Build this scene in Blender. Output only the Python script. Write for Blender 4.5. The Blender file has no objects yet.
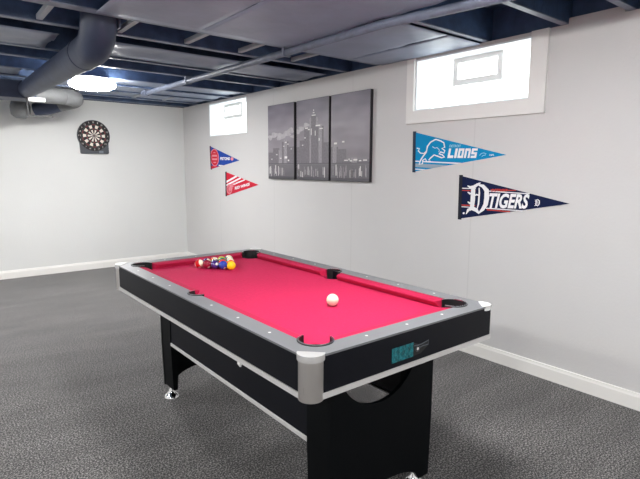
import bpy, bmesh, math, random
from mathutils import Vector, Matrix, noise
random.seed(7)
PI = math.pi
SC = bpy.context.scene
COL = SC.collection
ORI = {}

# ------------------------------------------------------------ helpers
def srgb(r, g, b):
    f = lambda c: (c/255/12.92) if c/255 <= .04045 else ((c/255+.055)/1.055)**2.4
    return (f(r), f(g), f(b), 1)

def mat(name, col, rough=.6, metal=0., bump=0., bscale=200., var=0., vscale=30., emit=0., spec=.5, sheen=0., coat=0.):
    m = bpy.data.materials.new(name); m.use_nodes = True
    nt = m.node_tree; b = nt.nodes['Principled BSDF']
    b.inputs['Base Color'].default_value = col
    b.inputs['Roughness'].default_value = rough
    b.inputs['Metallic'].default_value = metal
    b.inputs['Specular IOR Level'].default_value = spec
    if sheen: b.inputs['Sheen Weight'].default_value = sheen
    if coat:
        b.inputs['Coat Weight'].default_value = coat
    if emit:
        b.inputs['Emission Color'].default_value = col
        b.inputs['Emission Strength'].default_value = emit
    tc = nt.nodes.new('ShaderNodeTexCoord')
    if var:
        n = nt.nodes.new('ShaderNodeTexNoise'); n.inputs['Scale'].default_value = vscale; n.inputs['Detail'].default_value = 4
        nt.links.new(tc.outputs['Object'], n.inputs['Vector'])
        r = nt.nodes.new('ShaderNodeValToRGB')
        r.color_ramp.elements[0].position = .3; r.color_ramp.elements[1].position = .7
        r.color_ramp.elements[0].color = tuple(max(0, c*(1-var)) for c in col[:3])+(1,)
        r.color_ramp.elements[1].color = tuple(min(1, c*(1+var)) for c in col[:3])+(1,)
        nt.links.new(n.outputs['Fac'], r.inputs['Fac']); nt.links.new(r.outputs['Color'], b.inputs['Base Color'])
    if bump:
        n = nt.nodes.new('ShaderNodeTexNoise'); n.inputs['Scale'].default_value = bscale; n.inputs['Detail'].default_value = 3
        nt.links.new(tc.outputs['Object'], n.inputs['Vector'])
        bp = nt.nodes.new('ShaderNodeBump'); bp.inputs['Strength'].default_value = bump; bp.inputs['Distance'].default_value = .01
        nt.links.new(n.outputs['Fac'], bp.inputs['Height']); nt.links.new(bp.outputs['Normal'], b.inputs['Normal'])
    return m

def add_box(bm, lo, hi, mi=0):
    x0, y0, z0 = lo; x1, y1, z1 = hi
    v = [bm.verts.new(p) for p in ((x0,y0,z0),(x1,y0,z0),(x1,y1,z0),(x0,y1,z0),(x0,y0,z1),(x1,y0,z1),(x1,y1,z1),(x0,y1,z1))]
    for q in ((0,3,2,1),(4,5,6,7),(0,1,5,4),(1,2,6,5),(2,3,7,6),(3,0,4,7)):
        f = bm.faces.new([v[i] for i in q]); f.material_index = mi

def box(lo, hi, bev=0., seg=2):
    bm = bmesh.new()
    lo2 = [min(a, b) for a, b in zip(lo, hi)]; hi2 = [max(a, b) for a, b in zip(lo, hi)]
    add_box(bm, lo2, hi2)
    if bev: bmesh.ops.bevel(bm, geom=bm.edges[:], offset=bev, segments=seg, affect='EDGES', profile=.5)
    return bm

def boxes(lst):
    bm = bmesh.new()
    for lo, hi in lst: add_box(bm, [min(a, b) for a, b in zip(lo, hi)], [max(a, b) for a, b in zip(lo, hi)])
    return bm

def prism(pts, mapf, d0, d1, bm=None, mi=0):
    """polygon pts (u,v), extruded between depths d0 and d1 with mapf(u,v,d)->xyz"""
    bm = bm or bmesh.new()
    a = [bm.verts.new(mapf(u, v, d0)) for u, v in pts]; b = [bm.verts.new(mapf(u, v, d1)) for u, v in pts]
    n = len(pts); fs = []
    fs.append(bm.faces.new(a[::-1])); fs.append(bm.faces.new(b))
    for i in range(n): fs.append(bm.faces.new((a[i], a[(i+1) % n], b[(i+1) % n], b[i])))
    for f in fs: f.material_index = mi
    return bm

def lathe(prof, c=(0,0,0), seg=32, bm=None, axis='Z'):
    bm = bm or bmesh.new(); rings = []
    for r, z in prof:
        ring = []
        for k in range(seg):
            a = 2*PI*k/seg
            ring.append(bm.verts.new((c[0]+r*math.cos(a), c[1]+r*math.sin(a), c[2]+z)))
        rings.append(ring)
    for i in range(len(rings)-1):
        for k in range(seg):
            bm.faces.new((rings[i][k], rings[i][(k+1) % seg], rings[i+1][(k+1) % seg], rings[i+1][k]))
    bm.faces.new(rings[0][::-1]); bm.faces.new(rings[-1])
    return bm

def tube(pts, r, seg=16, bm=None, rib=0):
    """round tube swept along a polyline; r number or list"""
    bm = bm or bmesh.new()
    P = [Vector(p) for p in pts]; n = len(P); rings = []; up = None
    for i in range(n):
        t = (P[min(i+1, n-1)]-P[max(i-1, 0)]).normalized()
        if up is None:
            up = Vector((0,0,1)) if abs(t.z) < .9 else Vector((1,0,0))
        s = t.cross(up).normalized(); up = s.cross(t).normalized()
        rr = r[i] if isinstance(r, (list, tuple)) else r
        rings.append([bm.verts.new(P[i]+rr*(math.cos(2*PI*k/seg)*s+math.sin(2*PI*k/seg)*up)) for k in range(seg)])
    for i in range(n-1):
        for k in range(seg):
            bm.faces.new((rings[i][k], rings[i][(k+1) % seg], rings[i+1][(k+1) % seg], rings[i+1][k]))
    bm.faces.new(rings[0][::-1]); bm.faces.new(rings[-1])
    return bm

def smooth_path(pts, n=8):
    """Catmull-Rom through pts"""
    P = [Vector(p) for p in pts]; out = []
    for i in range(len(P)-1):
        p0 = P[max(i-1, 0)]; p1 = P[i]; p2 = P[i+1]; p3 = P[min(i+2, len(P)-1)]
        for k in range(n):
            t = k/n
            out.append(.5*((2*p1)+(p2-p0)*t+(2*p0-5*p1+4*p2-p3)*t*t+(3*p1-p0-3*p2+p3)*t**3))
    out.append(P[-1]); return out

def world_origin(o):
    return ORI[o.name]

def obj(name, bm, m, parent=None, smooth=False, origin=None, auto=None):
    """bm is in world coordinates; link as ONE mesh object"""
    bmesh.ops.recalc_face_normals(bm, faces=bm.faces[:])
    if parent is not None: o0 = ORI[parent.name]
    elif origin is not None: o0 = Vector(origin)
    else:
        xs = [v.co for v in bm.verts]
        o0 = Vector(((min(c.x for c in xs)+max(c.x for c in xs))/2, (min(c.y for c in xs)+max(c.y for c in xs))/2, min(c.z for c in xs)))
    bmesh.ops.translate(bm, verts=bm.verts[:], vec=-o0)
    me = bpy.data.meshes.new(name); bm.to_mesh(me); bm.free()
    for mm in (m if isinstance(m, (list, tuple)) else [m]): me.materials.append(mm)
    if smooth:
        for p in me.polygons: p.use_smooth = True
        if auto:
            me.set_sharp_from_angle(angle=math.radians(auto))
    o = bpy.data.objects.new(name, me); COL.objects.link(o)
    if parent is not None: o.parent = parent; ORI[o.name] = o0
    else: o.location = o0; ORI[o.name] = o0
    return o

def thing(name, label, cat, loc, group=None):
    o = bpy.data.objects.new(name, None); COL.objects.link(o); o.location = loc
    o.empty_display_size = .1
    o['label'] = label; o['category'] = cat
    if group: o['group'] = group
    ORI[o.name] = Vector(loc); return o

def tag(o, label, cat, group=None):
    o['label'] = label; o['category'] = cat
    if group: o['group'] = group
    return o

def struct(name, bm, m, parent=None, **k):
    o = obj(name, bm, m, parent, **k); 
    if parent is None: o['kind'] = 'structure'
    return o

def boolean(base, cutters):
    """base, cutters: bmeshes; returns difference bmesh"""
    def tmp(b):
        bmesh.ops.recalc_face_normals(b, faces=b.faces[:])
        me = bpy.data.meshes.new('t'); b.to_mesh(me); b.free()
        o = bpy.data.objects.new('t', me); COL.objects.link(o); return o
    A = tmp(base); cs = [tmp(c) for c in cutters]
    for c in cs:
        md = A.modifiers.new('b', 'BOOLEAN'); md.object = c; md.operation = 'DIFFERENCE'; md.solver = 'EXACT'
    dg = bpy.context.evaluated_depsgraph_get()
    me = bpy.data.meshes.new_from_object(A.evaluated_get(dg))
    bm = bmesh.new(); bm.from_mesh(me)
    for o in [A]+cs:
        d = o.data; bpy.data.objects.remove(o); bpy.data.meshes.remove(d)
    bpy.data.meshes.remove(me)
    return bm

def text_polys(s, shear=0., bold=0.):
    """letters as a list of polygons normalised to 0..1 x 0..1"""
    cu = bpy.data.curves.new('t', 'FONT'); cu.body = s; cu.size = 1; cu.shear = shear; cu.offset = bold; cu.resolution_u = 3
    cu.fill_mode = 'FRONT'
    o = bpy.data.objects.new('t', cu); COL.objects.link(o)
    dg = bpy.context.evaluated_depsgraph_get()
    me = bpy.data.meshes.new_from_object(o.evaluated_get(dg))
    vs = [v.co.copy() for v in me.vertices]; fs = [tuple(p.vertices) for p in me.polygons]
    bpy.data.objects.remove(o); bpy.data.curves.remove(cu); bpy.data.meshes.remove(me)
    x0 = min(v.x for v in vs); x1 = max(v.x for v in vs); y0 = min(v.y for v in vs); y1 = max(v.y for v in vs)
    return [((v.x-x0)/(x1-x0), (v.y-y0)/(y1-y0)) for v in vs], fs

def add_text(bm, s, f, d, shear=0., bold=0., mi=0):
    """flat lettering; f(u,v,d) with u,v in 0..1 maps to xyz"""
    vs, fs = text_polys(s, shear, bold)
    vv = [bm.verts.new(f(u, v, d)) for u, v in vs]
    for q in fs:
        try:
            fc = bm.faces.new([vv[i] for i in q]); fc.material_index = mi
        except ValueError: pass

def stroke(pts, w):
    """ribbon outline polygons (list of quads) along a 2D polyline, w number or list"""
    out = []; n = len(pts)
    L = []; R = []
    for i in range(n):
        a = pts[max(i-1, 0)]; b = pts[min(i+1, n-1)]
        dx, dy = b[0]-a[0], b[1]-a[1]; l = math.hypot(dx, dy) or 1
        ww = (w[i] if isinstance(w, (list, tuple)) else w)/2
        L.append((pts[i][0]-dy/l*ww, pts[i][1]+dx/l*ww)); R.append((pts[i][0]+dy/l*ww, pts[i][1]-dx/l*ww))
    for i in range(n-1): out.append((L[i], L[i+1], R[i+1], R[i]))
    return out

def flat(bm, pts, f, d, mi=0):
    try:
        fc = bm.faces.new([bm.verts.new(f(u, v, d)) for u, v in pts]); fc.material_index = mi
    except ValueError: pass

# ------------------------------------------------------------ materials
def wall_mat(name, col, joints=False):
    m = mat(name, col, .55, bump=.12, bscale=60, spec=.35)
    nt = m.node_tree; b = nt.nodes['Principled BSDF']
    tc = nt.nodes.new('ShaderNodeTexCoord')
    n = nt.nodes.new('ShaderNodeTexNoise'); n.inputs['Scale'].default_value = 1.3; n.inputs['Detail'].default_value = 5
    nt.links.new(tc.outputs['Object'], n.inputs['Vector'])
    r = nt.nodes.new('ShaderNodeValToRGB')
    r.color_ramp.elements[0].position = .3; r.color_ramp.elements[1].position = .7
    r.color_ramp.elements[0].color = tuple(c*.965 for c in col[:3])+(1,); r.color_ramp.elements[1].color = col
    nt.links.new(n.outputs['Fac'], r.inputs['Fac']); nt.links.new(r.outputs['Color'], b.inputs['Base Color'])
    if joints:   # vertical panel joints every 1.305 m along the wall
        sx = nt.nodes.new('ShaderNodeSeparateXYZ'); nt.links.new(tc.outputs['Object'], sx.inputs['Vector'])
        a = nt.nodes.new('ShaderNodeMath'); a.operation = 'ADD'; a.inputs[1].default_value = 1.115+13.05
        nt.links.new(sx.outputs['Y'], a.inputs[0])
        d = nt.nodes.new('ShaderNodeMath'); d.operation = 'PINGPONG'; d.inputs[1].default_value = .6525
        nt.links.new(a.outputs[0], d.inputs[0])
        c = nt.nodes.new('ShaderNodeMapRange'); c.inputs['From Min'].default_value = .002; c.inputs['From Max'].default_value = .007
        c.inputs['To Min'].default_value = .92; c.inputs['To Max'].default_value = 1
        nt.links.new(d.outputs[0], c.inputs['Value'])
        mx = nt.nodes.new('ShaderNodeMix'); mx.data_type = 'RGBA'; mx.blend_type = 'MULTIPLY'; mx.inputs['Factor'].default_value = 1
        nt.links.new(r.outputs['Color'], mx.inputs['A']); nt.links.new(c.outputs['Result'], mx.inputs['B']); nt.links.new(mx.outputs['Result'], b.inputs['Base Color'])
    return m
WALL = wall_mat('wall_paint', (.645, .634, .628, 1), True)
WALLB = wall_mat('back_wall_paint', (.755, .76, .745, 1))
TRIMW = mat('white_trim_paint', (.88, .865, .83, 1), .4, bump=.05, bscale=30)
CASE = mat('casing_paint', (.80, .785, .76, 1), .45, bump=.05, bscale=30)
REVEAL = mat('reveal_paint', (.82, .85, .87, 1), .5)
NAVY = mat('navy_ceiling_paint', (.050, .088, .175, 1), .5, bump=.25, bscale=25, var=.25, vscale=9, spec=.6)
NAVYL = mat('joist_paint', (.046, .080, .162, 1), .42, bump=.3, bscale=30, var=.3, vscale=12, spec=.7)
GREYL = mat('lighter_grey', (.19, .22, .29, 1), .45, bump=.2, bscale=30, var=.25, vscale=12)
PIPE = mat('painted_pipe', (.125, .145, .20, 1), .45, bump=.15, bscale=40, var=.2, vscale=15, spec=.6)
DUCT = mat('painted_duct', (.036, .048, .088, 1), .5, bump=.2, bscale=14, var=.2, vscale=6, spec=.5)
DUCTG = mat('grey_duct', (.17, .175, .18, 1), .5, bump=.2, bscale=14, var=.2, vscale=6)
SHEET = mat('grey_insulation_facing', (.235, .275, .37, 1), .42, bump=.3, bscale=9, var=.16, vscale=3, spec=.6)
BRDG = mat('pale_bridging_paint', (.36, .38, .42, 1), .45, bump=.2, bscale=30)
SEAM = mat('seam_shadow', (.02, .025, .04, 1), .7)
BLACK = mat('black_laminate', (.0034, .004, .0075, 1), .42, bump=.03, bscale=400, spec=.18)
PANEL = mat('black_leg_panel', (.0018, .0026, .0034, 1), .45, spec=.10)
BLACKM = mat('black_plastic', (.006, .0065, .008, 1), .5)
SILVER = mat('silver_rail', (.20, .205, .215, 1), .38, metal=.25, bump=.02, bscale=300, spec=.6)
STRIP = mat('silver_strip', (.68, .67, .66, 1), .35, metal=.25)
def brushed():
    m = mat('brushed_steel', (.66, .635, .61, 1), .28, metal=.95)
    nt = m.node_tree; b = nt.nodes['Principled BSDF']; tc = nt.nodes.new('ShaderNodeTexCoord')
    mp = nt.nodes.new('ShaderNodeMapping'); mp.inputs['Scale'].default_value = (400, 400, 6)
    n = nt.nodes.new('ShaderNodeTexNoise'); n.inputs['Scale'].default_value = 1
    nt.links.new(tc.outputs['Object'], mp.inputs['Vector']); nt.links.new(mp.outputs['Vector'], n.inputs['Vector'])
    r = nt.nodes.new('ShaderNodeMapRange'); r.inputs['To Min'].default_value = .22; r.inputs['To Max'].default_value = .42
    nt.links.new(n.outputs['Fac'], r.inputs['Value']); nt.links.new(r.outputs['Result'], b.inputs['Roughness'])
    return m
STEEL = brushed()
CAPM = mat('satin_cap', (.72, .71, .70, 1), .3, metal=.55)
CHROME = mat('chrome', (.8, .8, .8, 1), .1, metal=1.)
WHITEP = mat('white_plastic', (.8, .8, .78, 1), .35)
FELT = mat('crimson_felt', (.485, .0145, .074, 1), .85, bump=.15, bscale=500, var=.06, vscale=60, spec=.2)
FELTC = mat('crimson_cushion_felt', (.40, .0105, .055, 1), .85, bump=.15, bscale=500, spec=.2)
def carpet():
    m = mat('charcoal_carpet', (.1, .1, .1, 1), .95, spec=.15)
    nt = m.node_tree; b = nt.nodes['Principled BSDF']; tc = nt.nodes.new('ShaderNodeTexCoord')
    n = nt.nodes.new('ShaderNodeTexNoise'); n.inputs['Scale'].default_value = 120; n.inputs['Detail'].default_value = 2; n.inputs['Roughness'].default_value = .8
    nt.links.new(tc.outputs['Object'], n.inputs['Vector'])
    r = nt.nodes.new('ShaderNodeValToRGB'); e = r.color_ramp.elements
    e[0].position = .40; e[0].color = (.006, .006, .006, 1); e[1].position = .62; e[1].color = (.31, .295, .287, 1)
    k = e.new(.5); k.color = (.059, .057, .056, 1)
    n2 = nt.nodes.new('ShaderNodeTexNoise'); n2.inputs['Scale'].default_value = 1.6; n2.inputs['Detail'].default_value = 5
    mp = nt.nodes.new('ShaderNodeMapping'); mp.inputs['Scale'].default_value = (.8, 3.2, 1); mp.inputs['Rotation'].default_value = (0, 0, .35)
    nt.links.new(tc.outputs['Object'], mp.inputs['Vector']); nt.links.new(mp.outputs['Vector'], n2.inputs['Vector'])
    r2 = nt.nodes.new('ShaderNodeMapRange'); r2.inputs['From Min'].default_value = .3; r2.inputs['From Max'].default_value = .7
    r2.inputs['To Min'].default_value = .78; r2.inputs['To Max'].default_value = 1.25
    nt.links.new(n2.outputs['Fac'], r2.inputs['Value'])
    mx = nt.nodes.new('ShaderNodeMix'); mx.data_type = 'RGBA'; mx.blend_type = 'MULTIPLY'; mx.inputs['Factor'].default_value = 1
    nt.links.new(n.outputs['Fac'], r.inputs['Fac']); nt.links.new(r.outputs['Color'], mx.inputs['A']); nt.links.new(r2.outputs['Result'], mx.inputs['B'])
    nt.links.new(mx.outputs['Result'], b.inputs['Base Color'])
    bp = nt.nodes.new('ShaderNodeBump'); bp.inputs['Strength'].default_value = .25; bp.inputs['Distance'].default_value = .003
    nt.links.new(n.outputs['Fac'], bp.inputs['Height']); nt.links.new(bp.outputs['Normal'], b.inputs['Normal'])
    b.inputs['Sheen Weight'].default_value = .25; b.inputs['Sheen Roughness'].default_value = .5
    return m
CARPET = carpet()
LAMP = mat('lit_diffuser', (1, .985, .96, 1), .5, emit=34.)
def glassblock():
    m = bpy.data.materials.new('daylit_glass_block'); m.use_nodes = True; nt = m.node_tree
    b = nt.nodes['Principled BSDF']; b.inputs['Base Color'].default_value = (.8, .85, .85, 1); b.inputs['Roughness'].default_value = .2
    tc = nt.nodes.new('ShaderNodeTexCoord'); mp = nt.nodes.new('ShaderNodeMapping')
    mp.inputs['Rotation'].default_value = (0, PI/2, 0)
    sx = nt.nodes.new('ShaderNodeSeparateXYZ'); cb = nt.nodes.new('ShaderNodeCombineXYZ')
    nt.links.new(tc.outputs['Object'], sx.inputs['Vector']); nt.links.new(sx.outputs['Y'], cb.inputs['X']); nt.links.new(sx.outputs['Z'], cb.inputs['Y'])
    br = nt.nodes.new('ShaderNodeTexBrick'); br.offset = 0; br.inputs['Scale'].default_value = 1
    br.inputs['Brick Width'].default_value = .19; br.inputs['Row Height'].default_value = .19; br.inputs['Mortar Size'].default_value = .006
    br.inputs['Color1'].default_value = (.95, 1, .99, 1); br.inputs['Color2'].default_value = (.9, .98, .96, 1); br.inputs['Mortar'].default_value = (.62, .68, .66, 1)
    nt.links.new(cb.outputs['Vector'], br.inputs['Vector'])
    nt.links.new(br.outputs['Color'], b.inputs['Emission Color']); b.inputs['Emission Strength'].default_value = .8
    return m
GLASS = glassblock()
VFRAME = mat('vent_frame_grey', (.80, .80, .79, 1), .5)
VPANE = mat('daylit_pane', (.97, 1, 1, 1), .2, emit=.8)
ALU = mat('aluminium', (.5, .5, .5, 1), .4, metal=.8)

# ------------------------------------------------------------ setting
ZC = 2.255          # underside of the joists / top of the walls
ZD = 2.47           # deck above
XL, YF = -6.0, -9.7
struct('floor', box((XL, YF, -.1), (0, 0, 0)), CARPET, origin=(0, 0, 0))
W1 = (-5.43, -4.462, 1.838, 2.232); W2 = (-1.838, -.852, 1.80, 2.228)
def wall_with_openings():
    L = []; T = .26
    L.append(((0, -5.965, ZC), (.05, -5.655, ZC+.035)))
    def a(y0, y1, z0, z1): L.append(((0, y0, z0), (T, y1, z1)))
    a(YF, W1[0], 0, ZC); a(W1[0], W1[1], 0, W1[2]); a(W1[0], W1[1], W1[3], ZC)
    a(W1[1], W2[0], 0, ZC); a(W2[0], W2[1], 0, W2[2]); a(W2[0], W2[1], W2[3], ZC); a(W2[1], .26, 0, ZC)
    return boxes(L)
struct('wall_right', wall_with_openings(), WALL, origin=(0, 0, 0))
struct('wall_back', box((XL, 0, 0), (0, .2, ZC)), WALLB, origin=(0, 0, 0))
struct('wall_left', box((XL-.2, YF, 0), (XL, .2, ZC)), WALL, origin=(XL, 0, 0))
struct('wall_front', box((XL, YF-.2, 0), (.26, YF, ZC)), WALL, origin=(0, YF, 0))
struct('trim_1', box((.05, YF, ZC), (.2, .2, ZD)), NAVY)
struct('trim_2', box((XL, .03, ZC), (.05, .2, ZD)), NAVY)

def base_profile(run0, run1, f):
    prof = [(0, 0), (.015, 0), (.015, .078), (.011, .088), (.009, .1), (0, .102)]
    bm = bmesh.new()
    a = [bm.verts.new(f(run0, d, z)) for d, z in prof]; b = [bm.verts.new(f(run1, d, z)) for d, z in prof]
    n = len(prof); bm.faces.new(a); bm.faces.new(b[::-1])
    for i in range(n): bm.faces.new((a[i], a[(i+1) % n], b[(i+1) % n], b[i]))
    return bm
struct('baseboard_right', base_profile(YF, 0, lambda s, d, z: (-d, s, z)), TRIMW)
struct('baseboard_back', base_profile(XL, -.015, lambda s, d, z: (s, -d, z)), TRIMW)

# ceiling: deck, joists, blocking
ceiling = struct('ceiling', box((XL, YF, ZD), (.2, .2, ZD+.05)), NAVY, origin=(0, 0, ZD))
JY = [-9.6, -9.2, -8.8, -8.4, -8.0, -7.6, -7.2, -6.8, -6.4, -6.0, -5.63, -5.085, -4.62, -4.07, -3.63, -2.86, -2.46, -1.88, -1.42, -.98, -.52, -.1]
first = None
for i, y in enumerate(JY):
    w = .036 if y != -4.07 else .075
    bm = box((XL, y-w/2, ZC+.008), (.05, y+w/2, ZD), .003, 1)
    j = struct('joist', bm, NAVYL, ceiling)
    struct('joist_underside', box((XL, y-w/2-.003, ZC+.001), (-.002, y+w/2+.003, ZC+.008), .001, 1), GREYL, j)  # thin strip under each joist, lighter grey than its sides
def blocking(x, ya, yb, w=.035, h=.03, z=None):
    z = z or ZC+.012
    struct('bridging', box((x-w/2, ya, z), (x+w/2, yb, z+h), .002, 1), BRDG, ceiling)
for x in (-2.5, -2.03, -1.56, -1.12, -.62): blocking(x, -4.03, -3.65)
for x in (-1.62, -.9, -.5): blocking(x, -.97, -.53, w=.05)
for x in (-1.3, -.35): blocking(x, -1.41, -.99, w=.05, z=ZC+.03)
for x in (-.985, -.995): blocking(x, -5.61, -5.1, w=.04, h=.1)

# insulation facing sheets
def sheet(x0, x1, y0, y1, z, amp, nx, ny, seed, sag=0.):
    bm = bmesh.new(); g = []
    for i in range(nx+1):
        row = []
        for j in range(ny+1):
            x = x0+(x1-x0)*i/nx; y = y0+(y1-y0)*j/ny
            h = amp*noise.noise(Vector((x*2.3+seed, y*5.1, seed)))+amp*.6*noise.noise(Vector((x*6.+seed, y*11, 3)))
            e = math.sin(PI*j/ny)
            row.append(bm.verts.new((x, y, z+h*e-sag*e)))
        g.append(row)
    for i in range(nx):
        for j in range(ny): bm.faces.new((g[i][j], g[i+1][j], g[i+1][j+1], g[i][j+1]))
    r = bmesh.ops.extrude_face_region(bm, geom=bm.faces[:])
    bmesh.ops.translate(bm, verts=[v for v in r['geom'] if isinstance(v, bmesh.types.BMVert)], vec=(0, 0, .003))
    return bm
GS = 'grey facing sheets under the ceiling joists'
def add_sheet(label, *a):
    s = tag(obj('ceiling_sheet', sheet(*a), SHEET, smooth=True), label, 'ceiling sheet', GS)
    if a[4] < ZC-.005: obj('seam_shadow_strip', box((a[1]-.012, a[2]+.01, ZC-.0065), (a[1]+.004, a[3]-.01, ZC-.002)), SEAM, s)  # added dark strip; its colour gives the shade in the gap between sheets
    return s
add_sheet('large smooth grey ceiling sheet left of the slanting seam, above the pool table', -2.3, -1.683, -6.6, -4.11, ZC-.012, .010, 16, 40, 1.)
add_sheet('large smooth grey ceiling sheet between the slanting seam and the long pipe', -1.677, -.955, -6.6, -4.11, ZC-.012, .012, 16, 40, 2.)
add_sheet('grey ceiling sheet right of the long pipe, on the side of the three-panel picture', -.945, -.393, -5.06, -4.11, ZC-.012, .008, 12, 20, 3.)
add_sheet('narrow grey ceiling sheet running along the wall to the big window', -.387, -.015, -5.06, -4.11, ZC-.012, .006, 8, 20, 4.)
add_sheet('long wrinkled grey sheet sagging between joists right of the round duct', -2.07, -.03, -3.38, -2.885, ZC+.012, .03, 40, 8, 5.)
add_sheet('wrinkled grey sheet between joists at the left edge, level with the duct elbow', -4.6, -2.335, -3.38, -2.885, ZC+.008, .03, 40, 8, 6.)
add_sheet('dim wrinkled grey sheet between joists far left, nearer the back wall than its neighbour', -5.0, -2.32, -1.86, -1.44, ZC+.016, .03, 40, 8, 7.)
add_sheet('flat grey sheet between joists just behind the glowing ceiling lamp', -1.95, -.03, -1.40, -1.0, ZC+.018, .02, 30, 8, 8.)
add_sheet('pale grey sheet between joists in front of the glowing ceiling lamp, over the small window', -1.55, -.03, -1.86, -1.44, ZC+.022, .02, 30, 8, 9.)
# pale sheet close to the back wall
add_sheet('pale grey sheet in the bay nearest the back wall above the dartboard', -2.0, -.03, -.96, -.54, ZC+.02, .012, 24, 8, 10.)

# pipe along the room
pp = thing('ceiling_pipe', 'long straight painted pipe running under the joists from the top edge towards the back wall', 'pipe', (-.95, -3.8, ZC-.055))
obj('pipe_run', tube([(-.64, -6.9, ZC-.03), (-.95, -5.0, ZC-.032), (-1.0, -3.0, ZC-.036), (-1.05, -1.38, ZC-.04)], .026, 16), PIPE, pp, smooth=True, auto=50)
obj('elbow_fitting', tube([(-1.051, -1.45, ZC-.04), (-1.053, -1.33, ZC-.04)], .034, 16), PIPE, pp, smooth=True, auto=50)
obj('riser', tube([(-1.053, -1.36, ZC-.03), (-1.053, -1.36, ZC+.12)], .026, 14), PIPE, pp, smooth=True, auto=50)
for y, x in ((-4.07, -.975), (-2.46, -1.015)):
    obj('strap', boxes([((x-.03, y-.012, ZC-.004), (x+.03, y+.012, ZC)), ((x-.033, y-.012, ZC-.06), (x-.028, y+.012, ZC)), ((x+.028, y-.012, ZC-.06), (x+.033, y+.012, ZC)), ((x-.033, y-.012, ZC-.064), (x+.033, y+.012, ZC-.059))]), PIPE, pp)
# short stub pipe / hanger beside the near joist (right of the picture's top centre)
tag(obj('wood_block', box((-.62, -5.60, ZC+.07), (-.55, -5.565, ZC+.19), .004), mat('bare_wood', srgb(120, 105, 95), .7, bump=.2, bscale=40)), 'small brownish wood block on the dark joist above the big window', 'block')

# ductwork, left: a trunk with a round run and a short branch
dk = thing('ductwork', 'dark painted round ductwork with an upturned elbow, hung beside the glowing ceiling lamp', 'duct', (-2.20, -2.6, ZC-.21))
DX, DZ, DR = -2.20, ZC-.107, .105
path = [(DX, -1.2, DZ+.022), (DX, -2.0, DZ+.014), (DX, -3.0, DZ+.004), (DX, -3.45, DZ)]
obj('duct_run', tube(smooth_path(path, 5), [.084+.021*k/15 for k in range(16)], 28), DUCT, dk, smooth=True, auto=50)
el = [(DX, -3.42, DZ)]
for k in range(9):
    a = k/8*PI/2; el.append((DX, -3.62-.20*math.sin(a), DZ+.20*(1-math.cos(a))))
el.append((DX, -3.82, ZD-.01))
obj('duct_elbow', tube(el, [DR]+[DR+.002]*9+[DR+.002], 28), DUCT, dk, smooth=True, auto=60)
obj('joint_band', tube([(DX, -3.44, DZ), (DX, -3.40, DZ)], DR+.004, 28), DUCT, dk, smooth=True, auto=50)
obj('seam_ridge', box((DX+DR-.002, -3.86, DZ+.10), (DX+DR+.012, -3.80, ZD-.02), .003), GREYL, dk)
obj('trunk_duct', box((-5.9, -1.2, ZC-.175), (-2.12, -.86, ZC-.002), .006), DUCT, dk)
for x in (-5.2, -3.9, -2.9): obj('seam_flange', box((x-.012, -1.21, ZC-.185), (x+.012, -.85, ZC-.004), .002), DUCT, dk)
obj('branch_run', tube(smooth_path([(-2.14, -1.02, 2.15), (-1.95, -.98, 2.155), (-1.80, -.94, 2.16)], 6), .088, 24), DUCTG, dk, smooth=True, auto=50)
obj('branch_elbow', tube(smooth_path([(-1.82, -.945, 2.16), (-1.72, -.90, 2.16), (-1.665, -.81, 2.155), (-1.70, -.71, 2.14), (-1.79, -.64, 2.115)], 6), .093, 24), DUCTG, dk, smooth=True, auto=50)
obj('boot', tube(smooth_path([(-1.77, -.655, 2.12), (-1.90, -.56, 2.075), (-2.02, -.48, 2.04)], 5), [.09]*6+[.085, .082, .08, .076, .075], 24), DUCT, dk, smooth=True, auto=50)
obj('collar', lathe([(.05, -.15), (.10, -.11), (.105, -.02), (.085, .05), (.05, .09)], (-2.17, -.48, 2.085), 24), DUCTG, dk, smooth=True, auto=50)
obj('hanger_strap', boxes([((-2.222, -1.235, 1.911), (-2.208, -1.205, 2.10)), ((-2.222, -1.235, 1.902), (-1.983, -1.205, 1.912))]), BLACKM, dk)
obj('white_patch', box((-2.203, -1.24, 2.050), (-2.048, -1.21, 2.092), .004), WHITEP, dk)['label'] = 'small white block'

# lamps
def ceiling_lamp(loc, label, r=.2):
    x, y, z = loc
    t = thing('ceiling_lamp', label, 'ceiling lamp', (x, y, z), 'round ceiling lamps')
    obj('lamp_base', lathe([(r*.8, .0), (r*.8, .035), (r*.5, .05)], (x, y, ZC-.05), 32), WHITEP, t, smooth=True, auto=40)
    obj('diffuser', lathe([(r*.55, -.045), (r*.8, -.035), (r*.96, -.018), (r, .0), (r*.97, .018), (r*.7, .022)], (x, y, ZC-.07), 40), LAMP, t, smooth=True, auto=60)
    return t
ceiling_lamp((-1.735, -1.84, ZC-.115), 'glowing white round lamp under the joists beside the round duct', .215)
ceiling_lamp((-1.85, -5.92, ZC-.115), 'glowing white round ceiling lamp over the near end of the pool table', .185)
ceiling_lamp((-4.6, -1.84, ZC-.115), 'added unseen white round fill lamp over the far left carpet', .215)  # the lamps from here down are added out of view to fill the room
ceiling_lamp((-4.6, -4.4, ZC-.115), 'added unseen white round fill lamp over the open carpet left of the pool table', .215)
ceiling_lamp((-4.6, -7.4, ZC-.115), 'added unseen white round fill lamp left of the viewer', .215)
ceiling_lamp((-1.95, -8.6, ZC-.115), 'added unseen white round fill lamp behind the viewer', .215)

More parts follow.
